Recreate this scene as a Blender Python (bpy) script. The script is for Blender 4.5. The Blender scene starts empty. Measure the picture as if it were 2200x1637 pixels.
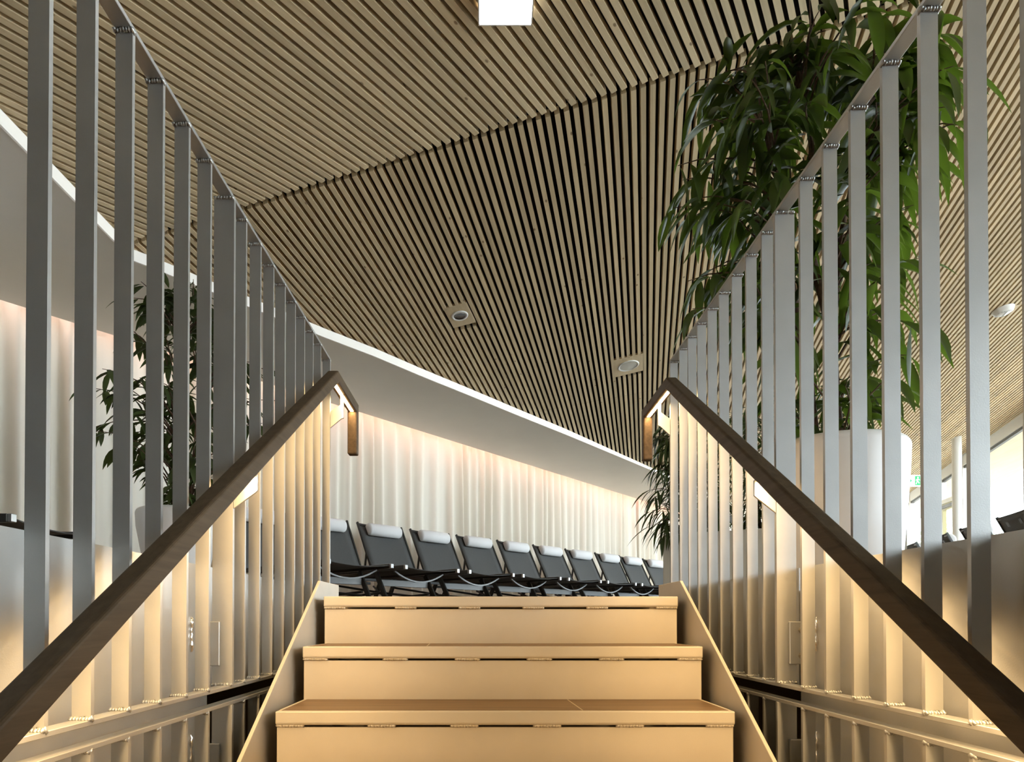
import bpy, bmesh, math, random
from mathutils import Vector, Matrix, Quaternion

random.seed(7)
col = bpy.context.scene.collection
E0 = -0.09            # eye level measured from the upper floor (z = 0); heights "H" below are above the eye
PI = math.pi

def W(x, y, h):       # plan position + height above the eye -> world
    return Vector((x, y, h + E0))

# ------------------------------------------------------------------ materials
MATS = {}
def new_mat(name):
    m = bpy.data.materials.new(name); m.use_nodes = True
    nt = m.node_tree
    b = nt.nodes.get('Principled BSDF')
    MATS[name] = m
    return m, nt, b

def simple(name, rgb, rough=0.5, metal=0.0, noise=0.0, nscale=20, bump=0.0, bscale=200, spec=0.5, coat=0.0):
    m, nt, b = new_mat(name)
    b.inputs['Base Color'].default_value = (*rgb, 1)
    b.inputs['Roughness'].default_value = rough
    b.inputs['Metallic'].default_value = metal
    b.inputs['Specular IOR Level'].default_value = spec
    b.inputs['Coat Weight'].default_value = coat
    tc = nt.nodes.new('ShaderNodeTexCoord')
    if noise > 0:
        n = nt.nodes.new('ShaderNodeTexNoise'); n.inputs['Scale'].default_value = nscale; n.inputs['Detail'].default_value = 4
        nt.links.new(tc.outputs['Object'], n.inputs['Vector'])
        r = nt.nodes.new('ShaderNodeMapRange')
        r.inputs['From Min'].default_value = 0.3; r.inputs['From Max'].default_value = 0.7
        r.inputs['To Min'].default_value = 1 - noise; r.inputs['To Max'].default_value = 1 + noise
        nt.links.new(n.outputs['Fac'], r.inputs['Value'])
        mx = nt.nodes.new('ShaderNodeVectorMath'); mx.operation = 'SCALE'
        mx.inputs[0].default_value = rgb
        nt.links.new(r.outputs['Result'], mx.inputs['Scale'])
        nt.links.new(mx.outputs['Vector'], b.inputs['Base Color'])
    if bump > 0:
        n2 = nt.nodes.new('ShaderNodeTexNoise'); n2.inputs['Scale'].default_value = bscale; n2.inputs['Detail'].default_value = 3
        nt.links.new(tc.outputs['Object'], n2.inputs['Vector'])
        bp = nt.nodes.new('ShaderNodeBump'); bp.inputs['Strength'].default_value = bump; bp.inputs['Distance'].default_value = 0.002
        nt.links.new(n2.outputs['Fac'], bp.inputs['Height'])
        nt.links.new(bp.outputs['Normal'], b.inputs['Normal'])
    return m

def wood(name, c1, c2, rough, along, across, axis='UV', vary=0.25, knots=True, knot=(0.16, 0.09, 0.04), spec=0.3):
    """streaky wood; grain runs along U (UV) or along object Y / X"""
    m, nt, b = new_mat(name)
    L = nt.links.new
    tc = nt.nodes.new('ShaderNodeTexCoord')
    mp = nt.nodes.new('ShaderNodeMapping')
    if axis == 'UV':
        L(tc.outputs['UV'], mp.inputs['Vector']); mp.inputs['Scale'].default_value = (along, across, 1)
    elif axis == 'X':
        L(tc.outputs['Object'], mp.inputs['Vector']); mp.inputs['Scale'].default_value = (along, across, across)
    else:
        L(tc.outputs['Object'], mp.inputs['Vector']); mp.inputs['Scale'].default_value = (across, along, across)
    n = nt.nodes.new('ShaderNodeTexNoise'); n.inputs['Scale'].default_value = 1.0; n.inputs['Detail'].default_value = 5; n.inputs['Roughness'].default_value = 0.6
    n.inputs['Distortion'].default_value = 0.4
    L(mp.outputs['Vector'], n.inputs['Vector'])
    cr = nt.nodes.new('ShaderNodeValToRGB')
    cr.color_ramp.elements[0].position = 0.3; cr.color_ramp.elements[0].color = (*c2, 1)
    cr.color_ramp.elements[1].position = 0.7; cr.color_ramp.elements[1].color = (*c1, 1)
    L(n.outputs['Fac'], cr.inputs['Fac'])
    last = cr.outputs['Color']
    if axis == 'UV':
        # tone per board: V is offset by ten per board
        sx = nt.nodes.new('ShaderNodeSeparateXYZ'); L(tc.outputs['UV'], sx.inputs[0])
        dv = nt.nodes.new('ShaderNodeMath'); dv.operation = 'MULTIPLY'; dv.inputs[1].default_value = 0.1; L(sx.outputs['Y'], dv.inputs[0])
        rd = nt.nodes.new('ShaderNodeMath'); rd.operation = 'ROUND'; L(dv.outputs[0], rd.inputs[0])
        wn = nt.nodes.new('ShaderNodeTexWhiteNoise'); wn.noise_dimensions = '1D'; L(rd.outputs[0], wn.inputs['W'])
        mr = nt.nodes.new('ShaderNodeMapRange'); mr.inputs['To Min'].default_value = 1 - vary; mr.inputs['To Max'].default_value = 1 + vary * 0.6
        L(wn.outputs['Value'], mr.inputs['Value'])
        sc = nt.nodes.new('ShaderNodeVectorMath'); sc.operation = 'SCALE'
        L(last, sc.inputs[0]); L(mr.outputs['Result'], sc.inputs['Scale'])
        last = sc.outputs['Vector']
        if knots:
            mp2 = nt.nodes.new('ShaderNodeMapping'); mp2.inputs['Scale'].default_value = (7.0, 13.0, 1)
            L(tc.outputs['UV'], mp2.inputs['Vector'])
            vo = nt.nodes.new('ShaderNodeTexVoronoi'); vo.voronoi_dimensions = '2D'; vo.inputs['Scale'].default_value = 1.0
            L(mp2.outputs['Vector'], vo.inputs['Vector'])
            # only a few cells carry a knot
            sp = nt.nodes.new('ShaderNodeSeparateColor'); L(vo.outputs['Color'], sp.inputs[0])
            gt = nt.nodes.new('ShaderNodeMath'); gt.operation = 'GREATER_THAN'; gt.inputs[1].default_value = 0.93; L(sp.outputs[0], gt.inputs[0])
            md = nt.nodes.new('ShaderNodeMapRange'); md.inputs['From Min'].default_value = 0.06; md.inputs['From Max'].default_value = 0.12
            md.inputs['To Min'].default_value = 0.8; md.inputs['To Max'].default_value = 0.0
            L(vo.outputs['Distance'], md.inputs['Value'])
            mu = nt.nodes.new('ShaderNodeMath'); mu.operation = 'MULTIPLY'; L(gt.outputs[0], mu.inputs[0]); L(md.outputs['Result'], mu.inputs[1])
            mix = nt.nodes.new('ShaderNodeMix'); mix.data_type = 'RGBA'
            L(mu.outputs[0], mix.inputs['Factor']); L(last, mix.inputs['A']); mix.inputs['B'].default_value = (*knot, 1)
            last = mix.outputs['Result']
    L(last, b.inputs['Base Color'])
    b.inputs['Roughness'].default_value = rough
    b.inputs['Specular IOR Level'].default_value = spec
    bp = nt.nodes.new('ShaderNodeBump'); bp.inputs['Strength'].default_value = 0.12; bp.inputs['Distance'].default_value = 0.001
    L(n.outputs['Fac'], bp.inputs['Height']); L(bp.outputs['Normal'], b.inputs['Normal'])
    return m

def translucent(name, rgb, trgb, fac, rough=0.6, spec=0.2, noise=0.0):
    m, nt, b = new_mat(name)
    L = nt.links.new
    b.inputs['Base Color'].default_value = (*rgb, 1); b.inputs['Roughness'].default_value = rough
    b.inputs['Specular IOR Level'].default_value = spec
    if noise:
        tc = nt.nodes.new('ShaderNodeTexCoord')
        n = nt.nodes.new('ShaderNodeTexNoise'); n.inputs['Scale'].default_value = 5; n.inputs['Detail'].default_value = 2
        L(tc.outputs['Object'], n.inputs['Vector'])
        cr = nt.nodes.new('ShaderNodeValToRGB')
        cr.color_ramp.elements[0].position = 0.35; cr.color_ramp.elements[0].color = (*[c * (1 - noise) for c in rgb], 1)
        cr.color_ramp.elements[1].position = 0.65; cr.color_ramp.elements[1].color = (*[min(1, c * (1 + noise)) for c in rgb], 1)
        L(n.outputs['Fac'], cr.inputs['Fac']); L(cr.outputs['Color'], b.inputs['Base Color'])
    t = nt.nodes.new('ShaderNodeBsdfTranslucent'); t.inputs['Color'].default_value = (*trgb, 1)
    mx = nt.nodes.new('ShaderNodeMixShader'); mx.inputs['Fac'].default_value = fac
    out = nt.nodes.get('Material Output')
    L(b.outputs[0], mx.inputs[1]); L(t.outputs[0], mx.inputs[2]); L(mx.outputs[0], out.inputs['Surface'])
    return m

def emit(name, rgb, s):
    m, nt, b = new_mat(name)
    b.inputs['Base Color'].default_value = (*rgb, 1)
    b.inputs['Emission Color'].default_value = (*rgb, 1)
    b.inputs['Emission Strength'].default_value = s
    return m

def pane_mat(name, tint, gloss):
    m, nt, b = new_mat(name)
    L = nt.links.new
    tr = nt.nodes.new('ShaderNodeBsdfTransparent'); tr.inputs['Color'].default_value = (*tint, 1)
    gl = nt.nodes.new('ShaderNodeBsdfGlossy'); gl.inputs['Roughness'].default_value = 0.02
    mx = nt.nodes.new('ShaderNodeMixShader'); mx.inputs['Fac'].default_value = gloss
    L(tr.outputs[0], mx.inputs[1]); L(gl.outputs[0], mx.inputs[2])
    L(mx.outputs[0], nt.nodes.get('Material Output').inputs['Surface'])
    return m

M_slat = wood('spruce_slat', (0.71, 0.58, 0.375), (0.59, 0.46, 0.285), 0.6, 1.1, 70, vary=0.16)
M_plate = wood('spruce_plate', (0.62, 0.50, 0.33), (0.54, 0.42, 0.26), 0.6, 3, 60, axis='Y')
M_black = simple('black_fleece', (0.012, 0.010, 0.008), 0.95)
M_paint = simple('champagne_metallic_paint', (0.52, 0.52, 0.505), 0.40, 0.72, noise=0.05, nscale=9, bump=0.08, bscale=350)
M_paint_st = simple('gold_beige_stair_paint', (0.74, 0.67, 0.555), 0.45, 0.25, noise=0.04, nscale=7, bump=0.08, bscale=350)
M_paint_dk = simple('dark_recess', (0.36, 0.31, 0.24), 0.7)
M_oak = wood('smoked_oak', (0.115, 0.076, 0.042), (0.066, 0.043, 0.023), 0.55, 3, 60, axis='Y', spec=0.22)
M_tread = wood('tread_wood', (0.27, 0.17, 0.085), (0.15, 0.09, 0.045), 0.5, 2, 45, axis='X')
M_joint = simple('pale_joint', (0.6, 0.5, 0.36), 0.6)
M_led = emit('warm_led', (1.0, 0.66, 0.305), 106)
M_white = simple('white_plaster', (0.80, 0.78, 0.74), 0.85, noise=0.02, nscale=2)
M_soffit = simple('soffit_plaster', (0.86, 0.83, 0.77), 0.9, noise=0.02, nscale=2)
M_rim = simple('white_rim_glow', (0.92, 0.885, 0.83), 0.6)
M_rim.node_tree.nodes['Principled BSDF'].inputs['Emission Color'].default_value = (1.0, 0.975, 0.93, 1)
M_rim.node_tree.nodes['Principled BSDF'].inputs['Emission Strength'].default_value = 0.15  # faint glow added to keep the white edge bright
M_wallbrown = simple('grey_wall', (0.27, 0.265, 0.255), 0.7)
M_curtain = translucent('cream_curtain', (0.86, 0.82, 0.73), (0.86, 0.80, 0.68), 0.25, rough=0.85, spec=0.1)
M_heading = translucent('peach_lit_heading', (0.85, 0.55, 0.42), (0.9, 0.5, 0.35), 0.3, rough=0.85)  # peach of the slot light put into the heading colour
M_floor = wood('floor_boards', (0.40, 0.32, 0.23), (0.30, 0.235, 0.165), 0.45, 2, 12, axis='Y')
M_sling = simple('charcoal_sling', (0.066, 0.066, 0.065), 0.75, noise=0.06, nscale=90)
M_frame = simple('graphite_frame', (0.045, 0.045, 0.043), 0.35, 0.4)
M_chrome = simple('chrome', (0.38, 0.38, 0.38), 0.35, 1.0)
M_alu = simple('brushed_aluminium', (0.16, 0.16, 0.155), 0.45, 0.5)
M_pillow = simple('white_pillow', (0.70, 0.69, 0.69), 0.9, bump=0.1, bscale=600)
M_pot = simple('white_pot', (0.74, 0.73, 0.72), 0.35, noise=0.03, nscale=6)
M_soil = simple('soil', (0.05, 0.035, 0.025), 0.95, bump=0.6, bscale=60)
M_bark = simple('bark', (0.11, 0.065, 0.04), 0.85, noise=0.4, nscale=60, bump=0.8, bscale=120)
M_leaf = translucent('ficus_leaf', (0.042, 0.062, 0.018), (0.14, 0.23, 0.02), 0.34, rough=0.36, spec=0.5, noise=0.35)
M_leaf_dk = translucent('dark_leaf', (0.045, 0.060, 0.022), (0.10, 0.16, 0.03), 0.28, rough=0.42, spec=0.45, noise=0.35)
M_planter = simple('greige_planter', (0.50, 0.47, 0.40), 0.28, spec=0.5)
M_wf = simple('white_window_frame', (0.80, 0.80, 0.79), 0.4)
M_greyseal = simple('grey_gasket', (0.12, 0.12, 0.12), 0.6)
M_doorf = simple('olive_door_frame', (0.46, 0.42, 0.22), 0.5)
M_glass = pane_mat('clear_glass', (0.97, 0.985, 0.975), 0.06)
M_eave = wood('eave_boards', (0.74, 0.64, 0.50), (0.66, 0.56, 0.42), 0.7, 1, 12, axis='Y')
M_ground = simple('pale_gravel', (0.80, 0.78, 0.72), 0.9, noise=0.1, nscale=1.5)
M_tree = translucent('garden_foliage', (0.34, 0.42, 0.22), (0.4, 0.5, 0.2), 0.3, rough=0.8, noise=0.5)
M_lamp = emit('lamp_white', (1.0, 0.99, 0.97), 9)
M_acryl = simple('clear_acrylic_edge', (0.82, 0.82, 0.80), 0.15)
M_speaker = simple('speaker_grille', (0.50, 0.48, 0.42), 0.6, bump=0.3, bscale=500)
M_reflector = simple('silver_reflector', (0.75, 0.75, 0.74), 0.12, 1.0)
M_grey = simple('slot_dark', (0.10, 0.10, 0.09), 0.6)
M_green = emit('sign_green', (0.02, 0.42, 0.14), 0.6)
M_signw = emit('sign_white', (0.9, 0.93, 0.9), 0.9)
M_rope = simple('steel_bolt', (0.5, 0.44, 0.34), 0.3, 0.8)

# ------------------------------------------------------------------ mesh builder
class MB:
    def __init__(s): s.v = []; s.f = []; s.uv = {}; s.sm = []
    def add(s, verts, faces, smooth=False, uvs=None):
        o = len(s.v); s.v += [tuple(v) for v in verts]
        for i, f in enumerate(faces):
            s.f.append(tuple(o + k for k in f)); s.sm.append(smooth)
            if uvs: s.uv[len(s.f) - 1] = uvs[i]
        return s
    def box(s, lo, hi):
        x0, y0, z0 = lo; x1, y1, z1 = hi
        v = [(x0,y0,z0),(x1,y0,z0),(x1,y1,z0),(x0,y1,z0),(x0,y0,z1),(x1,y0,z1),(x1,y1,z1),(x0,y1,z1)]
        return s.add(v, [(0,3,2,1),(4,5,6,7),(0,1,5,4),(1,2,6,5),(2,3,7,6),(3,0,4,7)])
    def bar(s, a, b, side, w, up, h):
        """rectangular bar from a to b; half widths along side/up"""
        a, b = Vector(a), Vector(b); sd = Vector(side).normalized() * w / 2; u = Vector(up).normalized() * h / 2
        v = [a - sd - u, a + sd - u, a + sd + u, a - sd + u, b - sd - u, b + sd - u, b + sd + u, b - sd + u]
        return s.add(v, [(0,3,2,1),(4,5,6,7),(0,1,5,4),(1,2,6,5),(2,3,7,6),(3,0,4,7)])
    def tube(s, pts, rad, n=8, cap=True):
        pts = [Vector(p) for p in pts]; rr = rad if isinstance(rad, (list, tuple)) else [rad] * len(pts)
        rings = []; ref = Vector((0.3, 0.2, 1)).normalized()
        for i, p in enumerate(pts):
            d = (pts[min(i + 1, len(pts) - 1)] - pts[max(i - 1, 0)]).normalized()
            x = d.cross(ref)
            if x.length < 1e-3: x = d.cross(Vector((1, 0, 0)))
            x.normalize(); y = d.cross(x)
            rings.append([p + (x * math.cos(2 * PI * k / n) + y * math.sin(2 * PI * k / n)) * rr[i] for k in range(n)])
        v = [q for r in rings for q in r]; f = []
        for i in range(len(pts) - 1):
            for k in range(n):
                f.append((i*n+k, i*n+(k+1)%n, (i+1)*n+(k+1)%n, (i+1)*n+k))
        s.add(v, f, True)
        if cap:
            s.add(rings[0], [tuple(range(n))[::-1]]); s.add(rings[-1], [tuple(range(n))])
        return s
    def lathe(s, prof, n=48, c=(0, 0, 0), smooth=True):
        v = []; f = []
        for r, z in prof:
            for k in range(n):
                a = 2 * PI * k / n; v.append((c[0] + r * math.cos(a), c[1] + r * math.sin(a), c[2] + z))
        for i in range(len(prof) - 1):
            for k in range(n):
                f.append((i*n+k, i*n+(k+1)%n, (i+1)*n+(k+1)%n, (i+1)*n+k))
        return s.add(v, f, smooth)
    def blob(s, c, r, seed=0, n=6, m=4, jit=0.2):
        rnd = random.Random(seed); v = []; f = []
        for i in range(m + 1):
            t = PI * i / m
            for k in range(n):
                a = 2 * PI * k / n; j = 1 + rnd.uniform(-jit, jit)
                v.append((c[0] + r[0] * j * math.sin(t) * math.cos(a), c[1] + r[1] * j * math.sin(t) * math.sin(a), c[2] + r[2] * j * math.cos(t)))
        for i in range(m):
            for k in range(n):
                f.append((i*n+k, (i+1)*n+k, (i+1)*n+(k+1)%n, i*n+(k+1)%n))
        return s.add(v, f, True)
    def build(s, name, mat, parent=None, bevel=0, seg=2, loc=None):
        me = bpy.data.meshes.new(name); me.from_pydata(s.v, [], s.f); me.update()
        if s.uv:
            ul = me.uv_layers.new(name='UVMap')
            for p in me.polygons:
                u = s.uv.get(p.index)
                if u:
                    for li, q in zip(p.loop_indices, u): ul.data[li].uv = q
        for p, q in zip(me.polygons, s.sm): p.use_smooth = q
        bm = bmesh.new(); bm.from_mesh(me)
        if bevel:
            bmesh.ops.remove_doubles(bm, verts=bm.verts, dist=1e-5)
            bmesh.ops.recalc_face_normals(bm, faces=bm.faces)
            es = [e for e in bm.edges if len(e.link_faces) == 2 and e.calc_face_angle(0) > 0.3]
            bmesh.ops.bevel(bm, geom=es, offset=bevel, segments=seg, affect='EDGES', profile=0.5, clamp_overlap=True)
        else:
            bmesh.ops.recalc_face_normals(bm, faces=bm.faces)
        bm.to_mesh(me); bm.free()
        if mat: me.materials.append(mat)
        o = bpy.data.objects.new(name, me); col.objects.link(o)
        if loc: o.location = loc
        if parent: o.parent = parent
        return o

def prism(poly, axis_lo, axis_hi, axis='X'):
    """extrude a polygon given in the other two axes"""
    mb = MB(); n = len(poly)
    def pt(q, t):
        if axis == 'X': return (t, q[0], q[1])
        if axis == 'Y': return (q[0], t, q[1])
        return (q[0], q[1], t)
    v = [pt(q, axis_lo) for q in poly] + [pt(q, axis_hi) for q in poly]
    f = [tuple(range(n))[::-1], tuple(range(n, 2 * n))]
    for i in range(n):
        j = (i + 1) % n; f.append((i, j, n + j, n + i))
    return mb.add(v, f)

def tag(o, label, cat, group=None):
    o['label'] = label; o['category'] = cat
    if group: o['group'] = group
    return o
def struct(o):
    o['kind'] = 'structure'; return o
def thing(name, label, cat, loc=(0, 0, 0), rz=0.0, group=None):
    o = bpy.data.objects.new(name, None); col.objects.link(o)
    o.empty_display_size = 0.1
    o.location = loc; o.rotation_euler = (0, 0, rz)
    return tag(o, label, cat, group)
def copy_tree(o, parent=None):
    c = o.copy(); col.objects.link(c)
    if parent is not None: c.parent = parent
    for ch in list(o.children): copy_tree(ch, c)
    return c

# ------------------------------------------------------------------ camera
cd = bpy.data.cameras.new('camera'); cam = bpy.data.objects.new('camera', cd); col.objects.link(cam)
cam.location = (0, 0, E0); cam.rotation_euler = (math.radians(90.66), 0, 0)
cd.sensor_width = 36; cd.sensor_fit = 'HORIZONTAL'; cd.lens = 36 * 1440 / 2200
cd.shift_x = 55 / 2200; cd.shift_y = 0.22723
cd.clip_start = 0.02; cd.clip_end = 300
bpy.context.scene.camera = cam

# ------------------------------------------------------------------ geometry constants
F1 = Vector((-2.248, 4.259, 2.45)); F2 = Vector((1.571, 3.527, 3.10)); FE = F2 - F1
FL = FE.length; fe = FE / FL
DB = Vector((0.239, 1.0, -0.0965)); DA = Vector((0.615, 1.0, 0.129))
RIM = [(-2.272, 4.285), (-2.216, 4.345), (-1.314, 5.457), (-0.985, 5.835), (-0.616, 6.313), (-0.177, 6.855), (0.343, 7.509), (0.969, 8.277), (1.749, 9.265), (2.549, 10.286)]
R0 = Vector((-2.216, 4.345)); RD = Vector((4.765, 5.941)).normalized()
FAC0 = Vector((8.212, 10.203)); FD = Vector((0.214, 0.977)).normalized()
def fac_x(y): return FAC0.x + (y - FAC0.y) * FD.x / FD.y
nB = FE.cross(DB); nB /= nB.z
def hB(x, y): return F1.z - (nB.x * (x - F1.x) + nB.y * (y - F1.y))
nA = FE.cross(DA); nA /= nA.z
def hA(x, y): return F1.z - (nA.x * (x - F1.x) + nA.y * (y - F1.y))

# ------------------------------------------------------------------ slatted ceiling (one structure mesh)
def slat(mb, p0, p1, wdir, w, n, d, idx, u0=0.0):
    """board with bottom face centred on p0-p1, width w along wdir, depth d along n (up)"""
    sd = wdir * (w / 2); up = n * d
    a = [p0 - sd, p0 + sd, p0 + sd + up, p0 - sd + up]; b = [p1 - sd, p1 + sd, p1 + sd + up, p1 - sd + up]
    L = (p1 - p0).length; V = idx * 10.0; vs = [0, w, w + d, 2 * w + d, 2 * w + 2 * d]
    v = [q - Vector((0, 0, -E0)) for q in a + b]
    f = []; uv = []
    for k in range(4):
        j = (k + 1) % 4
        f.append((k, j, 4 + j, 4 + k)); uv.append([(u0, V + vs[k]), (u0, V + vs[k+1]), (u0 + L, V + vs[k+1]), (u0 + L, V + vs[k])])
    f.append((3, 2, 1, 0)); uv.append([(u0, V), (u0 + .03, V), (u0 + .03, V + .03), (u0, V + .03)])
    f.append((4, 5, 6, 7)); uv.append([(u0, V), (u0 + .03, V), (u0 + .03, V + .03), (u0, V + .03)])
    mb.add(v, f, False, uv)

ceil = MB()
PITCH_B, PITCH_A, SW, SD_ = 0.0540, 0.0565, 0.0300, 0.048
wB = (fe - DB.normalized() * fe.dot(DB.normalized())).normalized(); upB = wB.cross(DB.normalized()).normalized()
if upB.z < 0: upB = -upB
wA = (fe - DA.normalized() * fe.dot(DA.normalized())).normalized(); upA = wA.cross(DA.normalized()).normalized()
if upA.z < 0: upA = -upA
rn = Vector((RD.y, -RD.x))            # room side of the rim
fn = Vector((-FD.y, FD.x))            # room side of the facade
cuts = [(988, (-0.223, 5.601)), (1347, (1.453, 6.90))]   # fittings let into the boards
FIT = [(-0.223, 5.601, 0.108, 0.165), (1.468, 6.90, 0.155, 0.20)]   # x, y, half along fold, half along board
k = 0; s = -0.35
rng = random.Random(3)
while s < FL * 2.75:
    p = F1 + fe * s + DB * 0.040
    # end: rim or facade or far end
    t = (16.0 - p.y) / DB.y
    d2 = Vector((DB.x, DB.y))
    den = d2.dot(rn)
    if abs(den) > 1e-6:
        tr = (R0 - Vector((p.x, p.y))).dot(rn) / den
        if den < 0:
            q_ = p + DB * tr
            t = min(t, tr + (0.25 if hB(q_.x, q_.y) > 2.394 else -0.012))
    den = d2.dot(fn)
    if den < 0: t = min(t, (FAC0 - Vector((p.x, p.y))).dot(fn) / den)
    if t > 0.05:
        seams = [3.58 + 0.353 * s / FL, 8.1 + 0.353 * s / FL]
        segs = []; a = 0.0
        for sm in seams:
            if a < sm < t: segs.append((a, sm - 0.003)); a = sm + 0.003
        segs.append((a, t))
        # openings for the fittings
        out = []
        for (a, b) in segs:
            parts = [(a, b)]
            for fx, fy, hs, hb in FIT:
                q = Vector((fx, fy, hB(fx, fy))) - F1
                tt = (q.y - fe.y * 0) ; 
                # solve plan: F1 + fe*ss + DB*tt
                det = fe.x * DB.y - fe.y * DB.x
                ss = (q.x * DB.y - q.y * DB.x) / det; tt = (fe.x * q.y - fe.y * q.x) / det
                if abs(s - ss) < hs:
                    np_ = []
                    for (c, d) in parts:
                        lo, hi = tt - hb / DB.length, tt + hb / DB.length
                        if hi < c or lo > d: np_.append((c, d)); continue
                        if lo > c: np_.append((c, lo))
                        if hi < d: np_.append((hi, d))
                    parts = np_
            out += parts
        u = rng.uniform(0, 50)
        for (a, b) in out:
            slat(ceil, p + DB * a, p + DB * b, wB, SW, upB, SD_, k, u + a)
    k += 1; s += PITCH_B
s = -0.45
while s < FL * 2.45:
    p = F1 + fe * s - upA * 0.012
    t = (p.y + 1.45) / DA.y
    if DA.x > 0: t = min(t, (p.x + 2.50) / DA.x)
    if t > 0.03:
        slat(ceil, p - DA * t, p, wA, SW * 1.03, upA, SD_, k, rng.uniform(0, 50))
    k += 1; s += PITCH_A
ceiling = struct(ceil.build('ceiling', M_slat))

# black fleece above the boards and the roof
def quad(mb, pts): mb.add(pts, [tuple(range(len(pts)))])
bk = MB()
o = 0.13
def onB(x, y, dz): return W(x, y, hB(x, y) + dz)
def onA(x, y, dz): return W(x, y, hA(x, y) + dz)
quad(bk, [onB(-2.6, 4.33, o), onB(8.0, 2.29, o), onB(9.8, 16.2, o), onB(6.2, 16.2, o)])
quad(bk, [onA(-2.6, 4.35, o), onA(8.0, 2.32, o), onA(5.6, -1.5, o), onA(-2.6, -1.5, o)])
struct(bk.build('ceiling_backing', M_black))
rf = MB(); rf.box((-5.2, -7.2, 4.2), (13, 17, 4.3)); struct(rf.build('roof', M_white))
cb = MB(); cb.box((-5.0, -7.0, 2.95), (6.5, -1.45, 3.0)); struct(cb.build('ceiling_rear', M_plate))

# ------------------------------------------------------------------ soffit, rim
HS = 2.32
C0 = Vector((-3.6, 4.95)); CD = Vector((6.8, 8.39)).normalized(); CN = Vector((CD.y, -CD.x))   # curtain line, CN = room side
def on_curtain(t, off=0.0): return C0 + CD * t + CN * off
rim_far = (R0.x + RD.x * 15.5, R0.y + RD.y * 15.5)
rimline = [(-2.272, -1.45)] + RIM + [rim_far]
ce = on_curtain(16.0, 0.16); cs = on_curtain(-1.8, 0.16)
poly = rimline + [(ce.x, ce.y), (cs.x, cs.y), (-5.0, cs.y), (-5.0, -1.45)]
sf = prism(poly, HS + E0, HS + E0 + 0.05, 'Z')
struct(sf.build('ceiling_soffit', M_soffit))
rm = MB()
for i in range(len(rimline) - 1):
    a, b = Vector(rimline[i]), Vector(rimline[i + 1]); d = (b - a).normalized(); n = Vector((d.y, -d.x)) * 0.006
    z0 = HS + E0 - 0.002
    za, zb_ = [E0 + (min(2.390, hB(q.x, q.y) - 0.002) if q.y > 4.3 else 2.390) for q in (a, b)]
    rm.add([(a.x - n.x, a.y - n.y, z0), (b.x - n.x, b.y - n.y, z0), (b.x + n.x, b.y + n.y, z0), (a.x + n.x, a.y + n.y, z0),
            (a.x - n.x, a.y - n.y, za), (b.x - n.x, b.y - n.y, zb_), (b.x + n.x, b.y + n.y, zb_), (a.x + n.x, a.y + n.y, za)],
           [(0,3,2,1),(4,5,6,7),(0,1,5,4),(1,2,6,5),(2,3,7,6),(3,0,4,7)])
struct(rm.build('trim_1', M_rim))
# wall behind the curtain, left, rear and far walls
wl = MB()
a, b = on_curtain(-1.9, -0.22), on_curtain(16.2, -0.22)
wl.add([(a.x, a.y, 0), (b.x, b.y, 0), (b.x, b.y, 3.2), (a.x, a.y, 3.2)], [(0, 1, 2, 3)])
struct(wl.build('wall_back', M_white))
wl = MB(); wl.box((-5.12, -7.0, 0), (-5.0, 3.4, 3.4)); struct(wl.build('wall_left', M_wallbrown))
wl = MB(); wl.box((-5.0, -7.12, 0), (4.3, -7.0, 3.4)); struct(wl.build('wall_rear', M_wallbrown))

# ------------------------------------------------------------------ curtains
def curtain(name, t0, t1, seed, label):
    rnd = random.Random(seed); mb = MB(); hd = MB()
    n = int((t1 - t0) / 0.0125); phases = []
    ph = 0.0; prof = []
    wl_ = 0.15; amp = 0.035
    for i in range(n + 1):
        t = t0 + (t1 - t0) * i / n
        ph += 2 * PI * ((t1 - t0) / n) / wl_
        if ph > 2 * PI:
            ph -= 2 * PI; wl_ = rnd.uniform(0.13, 0.30); amp = rnd.uniform(0.03, 0.07)
        prof.append((t, amp * math.sin(ph) + 0.010 * math.sin(3.1 * t) + 0.008 * math.sin(ph * 2 + t)))
    zs = [0.02, 0.35, 0.8, 1.3, 1.8, 2.15, 2.33]; rows = []
    for j, z in enumerate(zs):
        g = 1.0 - 0.35 * (z / 2.4)
        for (t, w) in prof:
            p = on_curtain(t, w * g + 0.01 * math.sin(t * 5 + z * 1.7)); rows.append((p.x, p.y, z))
    m = len(prof); f = []
    for j in range(len(zs) - 1):
        for i in range(m - 1): f.append((j*m+i, j*m+i+1, (j+1)*m+i+1, (j+1)*m+i))
    mb.add(rows, f, True)
    root = mb.build(name, M_curtain)
    tag(root, label, 'curtain')
    rows = []
    for z in (2.33, 2.46):
        for (t, w) in prof:
            p = on_curtain(t, w * 0.65 + 0.01 * math.sin(t * 5 + 2.3 * 1.7) ); rows.append((p.x, p.y, z))
    hd.add(rows, [(i, i + 1, m + i + 1, m + i) for i in range(m - 1)], True)
    hd.build('heading_tape', M_heading, root)
    return root
curtain('curtain', -1.75, 10.35, 5, 'long cream pleated curtain behind the row of loungers')
curtain('curtain', 10.42, 16.0, 9, 'narrow stretch of cream curtain beyond the vertical curtain edge, beside the dark leaves')

# warm strip in the slot above the curtain
def area(name, loc, rot, sx, sy, power, rgb, parent=None):
    l = bpy.data.lights.new(name, 'AREA'); l.shape = 'RECTANGLE'; l.size = sx; l.size_y = sy; l.energy = power; l.color = rgb
    o = bpy.data.objects.new(name, l); col.objects.link(o); o.location = loc; o.rotation_euler = rot
    return o
for tm, ln, pw in ((0.0, 3.2, 9), (8.6, 13.8, 78)):
    mid = on_curtain(tm, 0.10)
    cove = area('cove_light', (mid.x, mid.y, 2.50), (0, 0, math.atan2(CD.y, CD.x)), ln, 0.05, pw, (1.0, 0.55, 0.41))

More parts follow.
